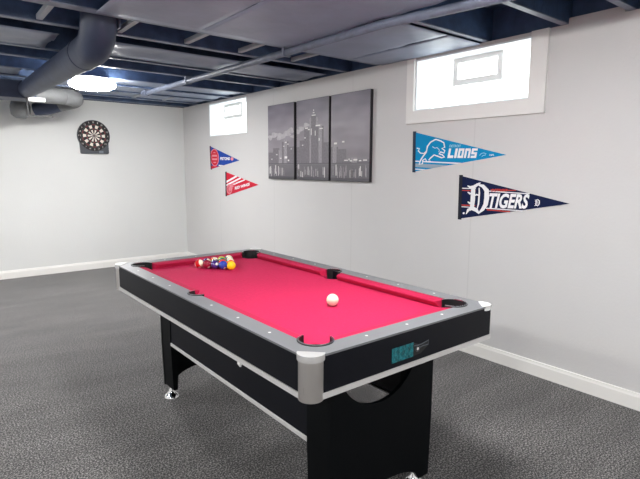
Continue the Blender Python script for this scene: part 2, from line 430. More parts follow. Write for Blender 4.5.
# windows
def make_window(n, W, casing, vent):
    y0, y1, z0, z1 = W; D = .19
    m = .012
    w = struct('window_%d' % n, boxes([((.001, y0, z0), (.25, y0+m, z1)), ((.001, y1-m, z0), (.25, y1, z1)), ((.001, y0+m, z0), (.25, y1-m, z0+m)), ((.001, y0+m, z1-m), (.25, y1-m, z1))]), REVEAL)
    if casing:
        oy0, oy1, oz = casing
        obj('window_casing', boxes([((-.02, oy0, oz), (0, y0, ZC)), ((-.02, y1, oz), (0, oy1, ZC)), ((-.0205, y0, oz), (0, y1, z0)), ]), CASE, w)
    vy0, vy1, vz0, vz1 = vent
    gl = [((D, y0+m, z0+m), (D+.05, y1-m, vz0)), ((D, y0+m, vz0), (D+.05, vy0, z1-m)), ((D, vy1, vz0), (D+.05, y1-m, z1-m))]
    if vz1 < z1-m-.002: gl.append(((D, vy0, vz1), (D+.05, vy1, z1-m)))
    obj('glass_block_panel', boxes(gl), GLASS, w)
    f = .042
    v = obj('vent_frame', boxes([((D-.03, vy0, vz0), (D+.04, vy1, vz0+f)), ((D-.03, vy0, vz1-f*.75), (D+.04, vy1, vz1)), ((D-.03, vy0, vz0+f), (D+.04, vy0+f, vz1-f*.75)), ((D-.03, vy1-f, vz0+f), (D+.04, vy1, vz1-f*.75))]), VFRAME, w)
    obj('vent_pane', box((D+.005, vy0+f, vz0+f), (D+.015, vy1-f, vz1-f*.75)), VPANE, v)
    return w
make_window(1, W1, (-5.543, -4.387, 1.741), (-5.125, -4.70, 2.02, 2.219))
make_window(2, W2, None, (-1.46, -.96, 2.03, 2.215))

# ------------------------------------------------------------ right-wall decor
def wallmap(d0=0.):  # u = distance along wall towards the viewer (-y), v = height, d = off the wall
    return lambda u, v, d: (-(d0+d), -u, v)
WM = wallmap()

# three-panel city picture: three canvases
SKY = bpy.data.materials.new('night_sky_print'); SKY.use_nodes = True
def sky_nodes():
    nt = SKY.node_tree; b = nt.nodes['Principled BSDF']; b.inputs['Roughness'].default_value = .5
    tc = nt.nodes.new('ShaderNodeTexCoord'); sx = nt.nodes.new('ShaderNodeSeparateXYZ'); nt.links.new(tc.outputs['Object'], sx.inputs['Vector'])
    r = nt.nodes.new('ShaderNodeValToRGB'); e = r.color_ramp.elements
    mr = nt.nodes.new('ShaderNodeMapRange'); mr.inputs['From Max'].default_value = .82
    nt.links.new(sx.outputs['Z'], mr.inputs['Value']); nt.links.new(mr.outputs['Result'], r.inputs['Fac'])
    e[0].position = 0; e[0].color = srgb(96, 94, 100); e[1].position = 1; e[1].color = srgb(120, 115, 128)
    for p, c in ((.1, (108, 104, 111)), (.22, (130, 126, 131)), (.4, (140, 134, 141)), (.62, (144, 138, 146)), (.85, (127, 122, 134))):
        k = e.new(p); k.color = srgb(*c)
    n = nt.nodes.new('ShaderNodeTexNoise'); n.inputs['Scale'].default_value = 6; n.inputs['Detail'].default_value = .8
    mp = nt.nodes.new('ShaderNodeMapping'); mp.inputs['Scale'].default_value = (1, .6, 1.8)
    nt.links.new(tc.outputs['Object'], mp.inputs['Vector']); nt.links.new(mp.outputs['Vector'], n.inputs['Vector'])
    nr = nt.nodes.new('ShaderNodeMapRange'); nr.inputs['From Min'].default_value = .3; nr.inputs['From Max'].default_value = .7; nr.inputs['To Min'].default_value = .85; nr.inputs['To Max'].default_value = 1.12
    nt.links.new(n.outputs['Fac'], nr.inputs['Value'])
    mx = nt.nodes.new('ShaderNodeMix'); mx.data_type = 'RGBA'; mx.blend_type = 'MULTIPLY'; mx.inputs['Factor'].default_value = 1
    nt.links.new(r.outputs['Color'], mx.inputs['A']); nt.links.new(nr.outputs['Result'], mx.inputs['B']); nt.links.new(mx.outputs['Result'], b.inputs['Base Color'])
sky_nodes()
P_T1 = mat('print_tower_grey', srgb(116, 111, 118), .5, var=.2, vscale=60)
P_T2 = mat('print_tower_pale', srgb(150, 145, 150), .5, var=.2, vscale=60)
P_L = mat('print_light', srgb(225, 222, 220), .5)
P_S = mat('print_streak', srgb(158, 153, 156), .5, var=.2, vscale=50)
P_C = mat('print_cloud', srgb(176, 171, 176), .5, var=.12, vscale=25)
P_D = mat('print_dark', srgb(78, 76, 82), .5)
CANV = mat('canvas_edge', srgb(38, 36, 42), .6)
PM = [SKY, P_T1, P_T2, P_L, P_S, P_C, P_D]
ZP0, ZP1 = 1.262, 2.066
def canvas(u0, u1, label, art):
    t = thing('canvas_panel', label, 'picture', (0, -(u0+u1)/2, ZP0), 'three grey city canvases')
    obj('stretcher_frame', box((-.034, -u1, ZP0), (-.001, -u0, ZP1), .002, 1), CANV, t)
    bm = bmesh.new(); w = u1-u0; h = ZP1-ZP0
    F = lambda u, v, d: (-(.0345+d), -(u0+.003+u*(w-.006)), ZP0+.003+v*(h-.006))
    flat(bm, [(0, 0), (1, 0), (1, 1), (0, 1)], F, 0)
    art(bm, F)
    obj('print', bm, PM, t)
def rect(bm, F, a, b, c, d, mi, dep): flat(bm, [(a, b), (c, b), (c, d), (a, d)], F, dep, mi)
rr = random.Random(3)
def common(bm, F, seed, n_str):
    r = random.Random(seed)
    rect(bm, F, 0, 0, 1, .035, 6, .0003)
    rect(bm, F, 0, .205, 1, .212, 6, .0006)                    # dark quay rail
    for k in range(34):
        x = k/34+.01; rect(bm, F, x, .17, x+.006, .205, 6, .0006)
    for k in range(n_str):                                     # reflections on the water
        x = r.uniform(.03, .95); w = r.uniform(.008, .028); a = r.uniform(.03, .07)
        rect(bm, F, x, a, x+w, a+r.uniform(.05, .13), 4 if r.random() < .6 else 3, .0008)
def towers(bm, F, lst):
    for k, (x0, x1, y1, mi) in enumerate(lst): rect(bm, F, x0, .212, x1, y1, mi, .0003+.00002*k)
def lights(bm, F, lst):
    for x, y, w, h in lst: rect(bm, F, x-w/2, y-h/2, x+w/2, y+h/2, 3, .0012)
def cloud(bm, F, blobs):
    for k, (x, y, rx, ry) in enumerate(blobs):
        pts = []
        for j in range(14):
            a = 2*PI*j/14; q = 1+.25*math.sin(3*a+k)
            pts.append((min(1, max(0, x+rx*q*math.cos(a))), min(1, max(0, y+ry*q*math.sin(a)))))
        flat(bm, pts, F, .0002+.00001*k, 5)
def art1(bm, F):
    cloud(bm, F, [(.1, .57, .1, .035), (.28, .6, .14, .035), (.5, .57, .16, .045), (.72, .6, .16, .035), (.88, .64, .12, .035), (.95, .56, .08, .02)])
    towers(bm, F, [(0, .25, .36, 1), (.2, .45, .42, 1), (.42, .58, .39, 2), (.55, .8, .5, 1), (.62, .74, .53, 2), (.8, 1, .43, 1)])
    lights(bm, F, [(.7, .49, .07, .012), (.62, .44, .04, .01), (.78, .465, .05, .01), (.7, .29, .1, .03), (.8, .25, .05, .02), (.35, .33, .05, .012), (.15, .27, .05, .01), (.5, .28, .06, .012), (.9, .4, .03, .012)])
    common(bm, F, 11, 16)
def art2(bm, F):
    cloud(bm, F, [(.05, .62, .1, .03), (.18, .65, .12, .028), (.32, .69, .1, .025)])
    towers(bm, F, [(0, .16, .42, 1), (.1, .3, .5, 1), (.25, .45, .66, 1), (.42, .68, .77, 2), (.47, .62, .8, 1), (.62, .85, .66, 1), (.7, .8, .69, 2), (.82, 1, .46, 1)])
    lights(bm, F, [(.55, .8, .12, .012), (.55, .83, .05, .01), (.55, .86, .02, .02), (.33, .65, .1, .014), (.4, .63, .06, .012), (.68, .67, .14, .016), (.78, .63, .1, .012), (.28, .53, .05, .012), (.48, .6, .02, .08), (.6, .58, .02, .06), (.2, .44, .04, .012), (.72, .5, .03, .03)])
    common(bm, F, 12, 26)
def art3(bm, F):
    towers(bm, F, [(0, .2, .4, 1), (.05, .16, .44, 2), (.2, .42, .37, 1), (.4, 1, .25, 1), (.55, .7, .27, 2)])
    lights(bm, F, [(.13, .44, .08, .022), (.34, .455, .06, .018), (.42, .24, .1, .014), (.55, .235, .06, .016), (.66, .245, .1, .018), (.78, .235, .06, .014), (.9, .24, .1, .014), (.5, .25, .03, .02)])
    common(bm, F, 13, 30)
canvas(2.355, 2.858, 'left canvas of the three-panel grey city picture, with pale drifting cloud', art1)
canvas(2.90, 3.43, 'middle canvas of the three-panel grey city picture, with the tallest lit tower', art2)
canvas(3.457, 3.992, 'right canvas of the three-panel grey city picture, with low skyline and empty sky', art3)

# pennants
def pennant(label, fabric, spine, top, bot, tip, grp='felt pennants on the right wall'):
    t = thing('pennant', label, 'pennant', (0, -top[0], bot[1]), grp)
    T = Vector(top); B = Vector(bot); P = Vector(tip); M = (T+B)/2
    def F(s, tt, d):
        p = M+(P-M)*s+(T-B)*(tt-.5); return (-(.004+d), -p.x, p.y)
    # slightly wavy felt triangle with its own thickness
    bm = bmesh.new(); N = 24; up = []; lo = []
    for dd in (-.0035, 0.):
        U = []; L = []
        for i in range(N):
            s = i/N
            U.append(bm.verts.new(F(s, .5+.5*(1-s), dd))); L.append(bm.verts.new(F(s, .5-.5*(1-s), dd)))
        tp = bm.verts.new(F(1, .5, dd)); up.append((U, L, tp))
        for i in range(N-1): bm.faces.new((U[i], U[i+1], L[i+1], L[i]))
        bm.faces.new((U[-1], tp, L[-1]))
    (U0, L0, t0), (U1, L1, t1) = up
    for A, B2 in ((U0, U1), (L0, L1)):
        for i in range(N-1): bm.faces.new((A[i], A[i+1], B2[i+1], B2[i]))
        bm.faces.new((A[-1], t0, t1, B2[-1]))
    bm.faces.new((U0[0], L0[0], L1[0], U1[0]))
    obj('felt', bm, fabric, t)
    sp = prism([(0, -.012), (.034, -.012), (.034, 1.012), (0, 1.012)], F, -.004, .003)
    obj('spine_strip', sp, spine, t)
    return t, F
def px(F, x0, x1, yt, yb, ytip, k=1.):  # photo-crop pixel coordinates -> pennant coordinates
    def g(x, y):
        q = (x-x0)/(x1-x0); yc = (yt+yb)/2+(ytip-(yt+yb)/2)*q
        s = q/(q+(1-q)*k); sc = 1/(1+(1/k-1)*s)      # foreshortening of the crop the coordinates were read from
        return s, .5+(yc-y)/(yb-yt)*sc
    return g
def clipstripe(ta, tb, s0=.02, upper=False):
    """band between heights ta<tb clipped against the lower (or upper) edge of the triangle"""
    if not upper: return [(s0, ta), (2*ta, ta), (2*tb, tb), (s0, tb)]
    return [(s0, ta), (2*(1-ta), ta), (2*(1-tb), tb), (s0, tb)]

def fel(name, c): return mat(name, srgb(*c), .9, bump=.1, bscale=300, spec=.2)
F_BLUE = fel('felt_azure', (14, 142, 196)); F_NAVY = fel('felt_navy', (22, 32, 68)); F_ROYAL = fel('felt_royal', (38, 72, 160)); F_RED = fel('felt_red', (205, 40, 62))
F_WHITE = fel('felt_white', (240, 240, 242)); F_GREY = fel('felt_grey', (160, 176, 190)); F_ORANGE = fel('felt_orange', (205, 70, 55)); F_PALE = fel('felt_pale_blue', (165, 220, 240)); F_PINK = fel('felt_pink', (226, 140, 150))
S_DARK = fel('spine_slate', (52, 64, 82)); S_BLACK = fel('spine_black', (40, 42, 52)); S_RED = fel('spine_plum', (90, 50, 62))

# azure pennant
t, F = pennant('bright azure felt pennant with a white leaping lion outline, hanging under the big window', F_BLUE, S_DARK, (4.457, 1.677), (4.462, 1.358), (5.291, 1.48))
g = px(F, 75, 568, 64, 275, 187, .843)
bm = bmesh.new()
flat(bm, clipstripe(.255, .285), F, .0008, 0); flat(bm, clipstripe(.125, .215), F, .0006, 1); flat(bm, clipstripe(.06, .085), F, .0007, 0)
obj('stripes', bm, [F_WHITE, F_GREY], t)
bm = bmesh.new()
body = [(195, 103), (222, 112), (238, 122), (243, 146), (228, 151), (244, 163), (240, 176), (222, 170), (214, 180), (232, 186), (243, 198), (228, 201), (205, 192), (188, 186), (172, 200), (160, 213), (172, 220), (150, 222), (142, 206), (128, 214), (128, 232), (110, 236), (118, 212), (132, 190), (146, 172), (152, 140), (168, 118), (195, 103)]
flat(bm, [g(*p) for p in body[:-1]], F, .0009, 1)
def shift(poly): return [[g(*p) for p in q] for q in poly]
for q in shift(stroke(body, 7)): flat(bm, q, F, .0013, 0)
for q in shift(stroke([(148, 165), (134, 178), (116, 176), (104, 164), (110, 152), (96, 150)], 6)): flat(bm, q, F, .0013, 0)
for q in shift(stroke([(178, 142), (192, 150), (206, 146)], 3)): flat(bm, q, F, .0013, 0)
for q in shift(stroke([(205, 150), (216, 160), (212, 170)], 3)): flat(bm, q, F, .0013, 0)
obj('lion_emblem', bm, [F_WHITE, F_BLUE], t)
# heavy blocky letters
bm = bmesh.new()
def blocky(bm, word, x0, x1, y0, y1, slant, g, F, d, mi=0, th=.30):
    G = {'L': [[(0,0),(1,0),(1,.28),(.38,.28),(.38,1),(0,1)]], 'I': [[(0,0),(1,0),(1,1),(0,1)]],
         'O': [[(0,0),(.36,0),(.36,1),(0,1)],[(.64,0),(1,0),(1,1),(.64,1)],[(.36,0),(.64,0),(.64,.24),(.36,.24)],[(.36,.76),(.64,.76),(.64,1),(.36,1)]],
         'N': [[(0,0),(.36,0),(.36,1),(0,1)],[(.64,0),(1,0),(1,.85),(.85,1),(.64,1)],[(.36,.74),(.64,.74),(.64,1),(.36,1)]],
         'S': [[(0,0),(1,0),(1,.24),(0,.24)],[(.64,.24),(1,.24),(1,.6),(.64,.6)],[(0,.38),(.64,.38),(.64,.6),(0,.6)],[(0,.6),(.36,.6),(.36,1),(0,1)],[(.36,.76),(1,.76),(1,1),(.36,1)]],
         'T': [[(0,.74),(1,.74),(1,1),(0,1)],[(.33,0),(.67,0),(.67,.74),(.33,.74)]],
         'G': [[(0,0),(.34,0),(.34,1),(0,1)],[(.34,.76),(1,.76),(1,1),(.34,1)],[(.34,0),(1,0),(1,.24),(.34,.24)],[(.66,.24),(1,.24),(1,.54),(.66,.54)],[(.5,.38),(.66,.38),(.66,.54),(.5,.54)]],
         'E': [[(0,0),(.36,0),(.36,1),(0,1)],[(.36,.76),(1,.76),(1,1),(.36,1)],[(.36,0),(1,0),(1,.24),(.36,.24)],[(.36,.4),(.85,.4),(.85,.61),(.36,.61)]],
         'R': [[(0,0),(.34,0),(.34,1),(0,1)],[(.34,.77),(1,.77),(1,1),(.34,1)],[(.66,.42),(1,.42),(1,.77),(.66,.77)],[(.34,.42),(.66,.42),(.66,.6),(.34,.6)],[(.45,.42),(.8,.42),(1,0),(.66,0)]]}
    wd = {'I': .42}
    tot = sum(wd.get(c, 1) for c in word)+.16*(len(word)-1); cur = 0
    for c in word:
        w = wd.get(c, 1)
        for poly in G[c]:
            pts = []
            for a, b in poly:
                x = x0+(x1-x0)*(cur+a*w)/tot+slant*(b-.5)*(y0-y1); y = y0+(y1-y0)*b
                pts.append(g(x, y))
            flat(bm, pts, F, d, mi)
        cur += w+.16
blocky(bm, 'LIONS', 262, 414, 203, 152, .16, g, F, .001)
b2 = bmesh.new(); add_text(b2, 'DETROIT', lambda u, v, d: F(*g(267+62*u, 146-14*v), d), .0011, .2, .02)
obj('city_wordmark', b2, F_PALE, t)
b2 = bmesh.new(); add_text(b2, 'NFL', lambda u, v, d: F(*g(480+26*u, 192-9*v), d), .0011, .1, .02)
obj('small_wordmark', b2, F_WHITE, t)
obj('wordmark', bm, F_WHITE, t)
bm = bmesh.new()
for q in shift(stroke([(428, 190), (436, 180), (448, 176), (462, 180), (458, 188), (446, 190), (440, 196)], 3.2)): flat(bm, q, F, .0012)
obj('small_emblem', bm, F_PALE, t)

# navy pennant
t, F = pennant('navy felt pennant with a large white old-style letter D, lowest and rightmost on the wall', F_NAVY, S_BLACK, (4.918, 1.335), (4.922, 1.011), (5.742, 1.172))
g = px(F, 45, 590, 28, 240, 167, .829)
def shift(poly): return [[g(*p) for p in q] for q in poly]
bm = bmesh.new()
for (a, b, c, mi) in (((56, 90), (128, 92), 5, 0), ((56, 100), (128, 103), 4, 1), ((190, 104), (392, 118), 5, 0), ((200, 98), (325, 101), 4, 1), ((56, 172), (128, 176), 5, 1), ((56, 180), (128, 185), 4, 0), ((180, 188), (362, 202), 5, 0), ((185, 196), (300, 206), 5, 1)):
    for q in shift(stroke([a, b], c)): flat(bm, q, F, .0007, mi)
obj('stripes', bm, [F_WHITE, F_ORANGE], t)
def old_d(bm, ox, oy, k, d, mi=0):
    # blackletter-style D built of pen strokes, in a 100 x 150 box
    S = [([(2, 14), (16, 22), (34, 20), (50, 8), (64, 0)], [3, 12, 16, 12, 4]),
         ([(24, 20), (30, 34), (30, 80), (28, 112), (20, 128)], [8, 20, 22, 20, 8]),
         ([(0, 150), (10, 130), (26, 122), (48, 130), (62, 146)], [3, 14, 18, 18, 8]),
         ([(48, 8), (76, 16), (94, 36), (96, 72), (92, 104), (78, 128), (58, 148)], [6, 16, 22, 24, 22, 16, 5]),
         ([(58, 24), (60, 50), (58, 100), (52, 126)], [5, 8, 8, 5]),
         ([(4, 44), (16, 52), (26, 50)], [4, 10, 6]), ([(6, 90), (16, 98), (26, 94)], [4, 10, 6]),
         ([(36, 62), (48, 56), (58, 60)], [6, 8, 5])]
    for j, (pts, ws) in enumerate(S):
        P2 = [(ox+x*k, oy+y*k) for x, y in pts]
        for q in shift(stroke(P2, [w*k for w in ws])): flat(bm, q, F, d+.00002*j, mi)
bm = bmesh.new(); old_d(bm, 84, 63, 1.03, .0012); obj('letter_emblem', bm, F_WHITE, t)
bm = bmesh.new(); old_d(bm, 419, 144, .235, .0012); obj('small_emblem', bm, F_WHITE, t)
bm = bmesh.new()
add_text(bm, 'TIGERS', lambda u, v, d: F(*g(194+198*u, 188+4*u-75*v+3*u*v), d), .001, .28, .035)
obj('wordmark', bm, F_WHITE, t)
bm = bmesh.new(); add_text(bm, 'DETROIT', lambda u, v, d: F(*g(204+80*u, 107-14*v), d), .0012, .2, .02)
obj('city_wordmark', bm, F_ORANGE, t)
bm = bmesh.new(); flat(bm, [g(68, 208), g(77, 208), g(77, 217), g(68, 217)], F, .001)
obj('corner_mark', bm, F_WHITE, t)

# royal-blue pennant
t, F = pennant('small royal blue pennant with a red round badge, under the far window', F_ROYAL, S_RED, (.850, 1.672), (.862, 1.362), (1.645, 1.474))
g = px(F, 82, 315, 50, 232, 162, .91)
def shift(poly): return [[g(*p) for p in q] for q in poly]
bm = bmesh.new()
flat(bm, clipstripe(.18, .235, .3), F, .0006, 0); flat(bm, clipstripe(.0301, .16, .02), F, .0006, 1)
obj('stripes', bm, [F_WHITE, F_RED], t)
bm = bmesh.new()
def disc(cx, cy, rx, ry, d, mi):
    flat(bm, [g(cx+rx*math.cos(2*PI*k/28), cy+ry*math.sin(2*PI*k/28)) for k in range(28)], F, d, mi)
disc(117, 140, 35, 70, .0008, 0); disc(117, 140, 30, 62, .001, 1); disc(117, 140, 23, 44, .0012, 0)
for dy in (-32, -4, 24): flat(bm, [g(97, 136+dy), g(137, 136+dy), g(137, 150+dy), g(97, 150+dy)], F, .0014, 1)
obj('round_badge', bm, [F_PINK, F_RED], t)
bm = bmesh.new()
add_text(bm, 'PISTONS', lambda u, v, d: F(*g(162+78*u, 160-24*v), d), .001, .1, .04, 0)
obj('wordmark', bm, F_WHITE, t)
bm = bmesh.new(); disc(257, 150, 12, 14, .001, 0); obj('small_emblem', bm, F_PINK, t)

# red pennant
t, F = pennant('red pennant with white diagonal stripes, lower right of the royal blue one', F_RED, S_BLACK, (1.279, 1.328), (1.272, 1.014), (2.09, 1.184))
g = px(F, 210, 470, 257, 447, 358, .904)
def shift(poly): return [[g(*p) for p in q] for q in poly]
bm = bmesh.new()
for a, b, w in (((216, 336), (298, 290), 14), ((216, 362), (330, 304), 12), ((270, 356), (362, 318), 10)):
    for q in shift(stroke([a, b], w)): flat(bm, q, F, .0007)
obj('stripes', bm, F_WHITE, t)
bm = bmesh.new()
for k in range(20):
    a, b = 2*PI*k/20, 2*PI*(k+1)/20
    flat(bm, [g(240+17*math.cos(a), 392+30*math.sin(a)), g(240+17*math.cos(b), 392+30*math.sin(b)), g(240+23*math.cos(b), 392+40*math.sin(b)), g(240+23*math.cos(a), 392+40*math.sin(a))], F, .001)
for k in range(6):
    a = PI*k/6
    for q in shift(stroke([(240-17*math.cos(a), 392-30*math.sin(a)), (240+17*math.cos(a), 392+30*math.sin(a))], 3)): flat(bm, q, F, .0011)
for k in range(5):
    for q in shift(stroke([(244, 366+9*k), (272-3*k, 348+12*k), (292-8*k, 346+12*k)], [7, 8, 2])): flat(bm, q, F, .0012+.00003*k)
obj('winged_wheel_emblem', bm, F_PINK, t)
bm = bmesh.new()
add_text(bm, 'RED WINGS', lambda u, v, d: F(*g(283+118*u, 398-34*u-24*v), d), .0013, .1, .05)
obj('wordmark', bm, F_WHITE, t)

# ------------------------------------------------------------ dartboard (back wall)
DC = (-1.273, 1.795)
db = thing('dartboard', 'round black and white dartboard with flat lower tray, alone on the back wall', 'dartboard', (DC[0], 0, 1.557))
BMp = lambda u, v, d: (DC[0]+u, -d, DC[1]+v)
D_HOUS = mat('dartboard_housing', srgb(74, 78, 84), .45); D_BLK = mat('dart_black', srgb(30, 26, 28), .6); D_WHT = mat('dart_cream', srgb(238, 228, 216), .6)
D_RED = mat('dart_dark_red', srgb(110, 48, 52), .6); D_GRN = mat('dart_dark_green', srgb(48, 60, 52), .6); D_NUM = mat('dart_numbers', srgb(205, 200, 195), .5); D_GRY = mat('dart_bull_grey', srgb(120, 116, 118), .6)
R = .205; pts = []
for k in range(41):
    a = math.radians(-28+236*k/40); pts.append((R*math.cos(a), R*math.sin(a)))
pts += [(-.176, -.222), (-.162, -.236), (.168, -.236), (.182, -.222)]
bm = prism(pts, BMp, .001, .024); obj('housing', bm, D_HOUS, db)
def ringseg(bm, r0, r1, a0, a1, d, mi):
    n = 4; A = []; Bq = []
    for k in range(n+1):
        a = a0+(a1-a0)*k/n; A.append((r0*math.cos(a), r0*math.sin(a))); Bq.append((r1*math.cos(a), r1*math.sin(a)))
    flat(bm, Bq+A[::-1], BMp, d, mi)
bm = bmesh.new()
st = 2*PI/20
bm2 = prism([(.155*math.cos(2*PI*k/60), .155*math.sin(2*PI*k/60)) for k in range(60)], BMp, .024, .034); obj('board_body', bm2, D_BLK, db)
for k in range(20):
    a0 = PI/2-st/2+k*st; a1 = a0+st; e = k % 2
    ringseg(bm, .018, .078, a0, a1, .0345, 0 if e == 0 else 1)
    ringseg(bm, .078, .098, a0, a1, .0345, 2 if e == 0 else 3)
    ringseg(bm, .098, .138, a0, a1, .0345, 0 if e == 0 else 1)
    ringseg(bm, .138, .153, a0, a1, .0345, 2 if e == 0 else 3)
ringseg(bm, .0, .008, 0, PI, .0346, 2); ringseg(bm, .0, .008, PI, 2*PI, .0346, 2); ringseg(bm, .008, .016, 0, PI, .0345, 4); ringseg(bm, .008, .016, PI, 2*PI, .0345, 4)
obj('scoring_face', bm, [D_BLK, D_WHT, D_RED, D_GRN, D_GRY], db)
bm = bmesh.new()
for k in range(60):
    ringseg(bm, .157, .197, 2*PI*k/60, 2*PI*(k+1)/60, .0245, 0)
for k, nn in enumerate((20, 1, 18, 4, 13, 6, 10, 15, 2, 17, 3, 19, 7, 16, 8, 11, 14, 9, 12, 5)):
    a = PI/2-k*st; cx, cy = .177*math.cos(a), .177*math.sin(a); w = .011*len(str(nn))
    add_text(bm, str(nn), lambda u, v, d, cx=cx, cy=cy, w=w: BMp(cx-w/2+w*u, cy-.011+.022*v, d), .0252, 0, .01, 1)
obj('number_ring', bm, [D_BLK, D_NUM], db)
bm = bmesh.new(); flat(bm, [(.055, -.225), (.11, -.225), (.11, -.195), (.055, -.195)], BMp, .0246)
obj('score_window', bm, mat('score_lcd', srgb(120, 128, 136), .3), db)

# ------------------------------------------------------------ pool table
CX, CY = -1.8025, -5.12; HW, HL = .4875, .94
ZT, ZB = .82, .785
pt = thing('pool_table', 'black pool table with silver rails and bright crimson felt in the middle of the carpet', 'pool table', (CX, CY, 0))
def L(x, y, z): return (CX+x, CY+y, z)
def cyl(x, y, r, z0, z1, seg=40):
    return lathe([(r, 0), (r, z1-z0)], (CX+x, CY+y, z0), seg)
PC = [(sx*(HW-.118), sy*(HL-.118)) for sx in (-1, 1) for sy in (-1, 1)]; PMD = [(-(HW-.088), 0), (HW-.088, 0)]
RS = .078
def rrect(hw, hl, r, n=8):
    out = []; rl = .032   # the corners under the steel posts are rounder
    for sx, sy, r, a0 in ((1, 1, r, 0), (-1, 1, rl, 90), (-1, -1, rl, 180), (1, -1, r, 270)):
        cx, cy = sx*(hw-r), sy*(hl-r)
        for k in range(n+1):
            a = math.radians(a0+90*k/n); out.append((cx+r*math.cos(a), cy+r*math.sin(a)))
    return out
# silver rail tops
outer = prism(rrect(HW, HL, .012), lambda u, v, d: L(u, v, d), ZT-.007, ZT)
inner = box(L(-(HW-RS), -(HL-RS), ZT-.1), L(HW-RS, HL-RS, ZT+.1))
cuts = [inner]+[cyl(x, y, .062, .6, .95) for x, y in PC]+[cyl(x, y, .05, .6, .95) for x, y in PMD]
obj('rail', boolean(outer, cuts), SILVER, pt)['label'] = 'silver rail top'
# playing bed
bed = box(L(-(HW-.07), -(HL-.07), ZB-.03), L(HW-.07, HL-.07, ZB))
obj('bed_cloth', boolean(bed, [cyl(x, y, .06, .6, .95) for x, y in PC]+[cyl(x, y, .049, .6, .95) for x, y in PMD]), FELT, pt)['label'] = 'crimson playing cloth'
# cushions
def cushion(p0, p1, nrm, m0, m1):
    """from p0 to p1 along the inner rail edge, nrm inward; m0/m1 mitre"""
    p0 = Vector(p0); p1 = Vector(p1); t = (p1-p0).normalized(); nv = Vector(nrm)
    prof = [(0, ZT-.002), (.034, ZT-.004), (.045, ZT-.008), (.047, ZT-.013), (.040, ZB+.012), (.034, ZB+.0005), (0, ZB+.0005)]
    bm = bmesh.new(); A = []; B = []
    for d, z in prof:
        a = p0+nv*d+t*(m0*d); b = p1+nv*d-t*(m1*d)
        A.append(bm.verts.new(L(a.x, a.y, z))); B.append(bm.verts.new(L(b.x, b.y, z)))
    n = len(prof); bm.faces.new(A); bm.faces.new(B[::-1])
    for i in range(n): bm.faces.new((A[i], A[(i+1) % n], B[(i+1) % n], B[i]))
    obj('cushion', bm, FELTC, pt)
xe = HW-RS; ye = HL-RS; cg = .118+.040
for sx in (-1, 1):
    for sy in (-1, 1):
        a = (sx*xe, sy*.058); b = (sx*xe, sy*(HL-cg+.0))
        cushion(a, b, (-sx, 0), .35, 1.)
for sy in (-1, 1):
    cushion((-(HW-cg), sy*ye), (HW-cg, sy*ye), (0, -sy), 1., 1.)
# aprons (black frame sides) and under-bed board
AZ0 = .694
bm = bmesh.new()
frame_o = prism(rrect(HW-.002, HL-.002, .012), lambda u, v, d: L(u, v, d), AZ0, ZT-.007)
frame_i = box(L(-(HW-.06), -(HL-.06), .6), L(HW-.06, HL-.06, .9))
obj('apron', boolean(frame_o, [frame_i]+[cyl(x, y, .0625, .6, .95) for x, y in PC]), BLACK, pt)
fo = prism(rrect(HW+.002, HL+.002, .014), lambda u, v, d: L(u, v, d), AZ0-.019, AZ0)
fi = box(L(-(HW-.03), -(HL-.03), .6), L(HW-.03, HL-.03, .9))
obj('apron_trim', boolean(fo, [fi]), STRIP, pt)['label'] = 'silver lower trim strip'
obj('bed_board', box(L(-(HW-.032), -(HL-.032), AZ0-.012), L(HW-.032, HL-.032, AZ0-.001)), BLACKM, pt)
# rail sights
for sx in (-1, 1):
    for k in (-3, -2, -1, 1, 2, 3):
        obj('rail_sight', lathe([(.0055, 0), (.0055, .001)], L(sx*(HW-.04), k*HL*.235, ZT-.0004), 14), WHITEP, pt)
for sy in (-1, 1):
    for k in (-1, 0, 1):
        obj('rail_sight', lathe([(.0055, 0), (.0055, .001)], L(k*HW*.42, sy*(HL-.045), ZT-.0004), 14), WHITEP, pt)
# pockets: an open-sided liner, a raised lip, a cup below
def arc_wall(cx, cy, r0, r1, a0, a1, z0, z1, n=24):
    bm = bmesh.new(); rows = []
    for k in range(n+1):
        a = a0+(a1-a0)*k/n; c, s = math.cos(a), math.sin(a)
        rows.append([bm.verts.new(L(cx+r*c, cy+r*s, z)) for r, z in ((r0, z0), (r1, z0), (r1, z1), (r0, z1))])
    for k in range(n):
        for i in range(4): bm.faces.new((rows[k][i], rows[k][(i+1) % 4], rows[k+1][(i+1) % 4], rows[k+1][i]))
    bm.faces.new(rows[0]); bm.faces.new(rows[-1][::-1]); return bm
def pocket(cx, cy, r, dirang, half, corner):
    a0, a1 = dirang-half, dirang+half
    p = obj('pocket_liner', arc_wall(cx, cy, r-.006, r-.0005, a0, a1, ZB-.085, ZT+.001), BLACKM, pt)
    obj('pocket_cup', lathe([(r-.012, 0), (r-.004, .03), (r-.004, .035), (r-.014, .035), (r-.02, .012)], L(cx, cy, ZB-.087), 28), BLACKM, p)
    obj('pocket_lip', arc_wall(cx, cy, r-.0055, r+.001, a0, a1, ZT-.002, ZT+.003), BLACKM, p)
    obj('lip_edge', arc_wall(cx, cy, r-.006, r-.001, a0, a1, ZT+.003, ZT+.0045), CHROME, p)['label'] = 'bright pocket edge'
for x, y in PC: pocket(x, y, .062, math.atan2(y/abs(y), x/abs(x)), math.radians(128), True)
for x, y in PMD: pocket(x, y, .050, 0 if x > 0 else PI, math.radians(92), False)
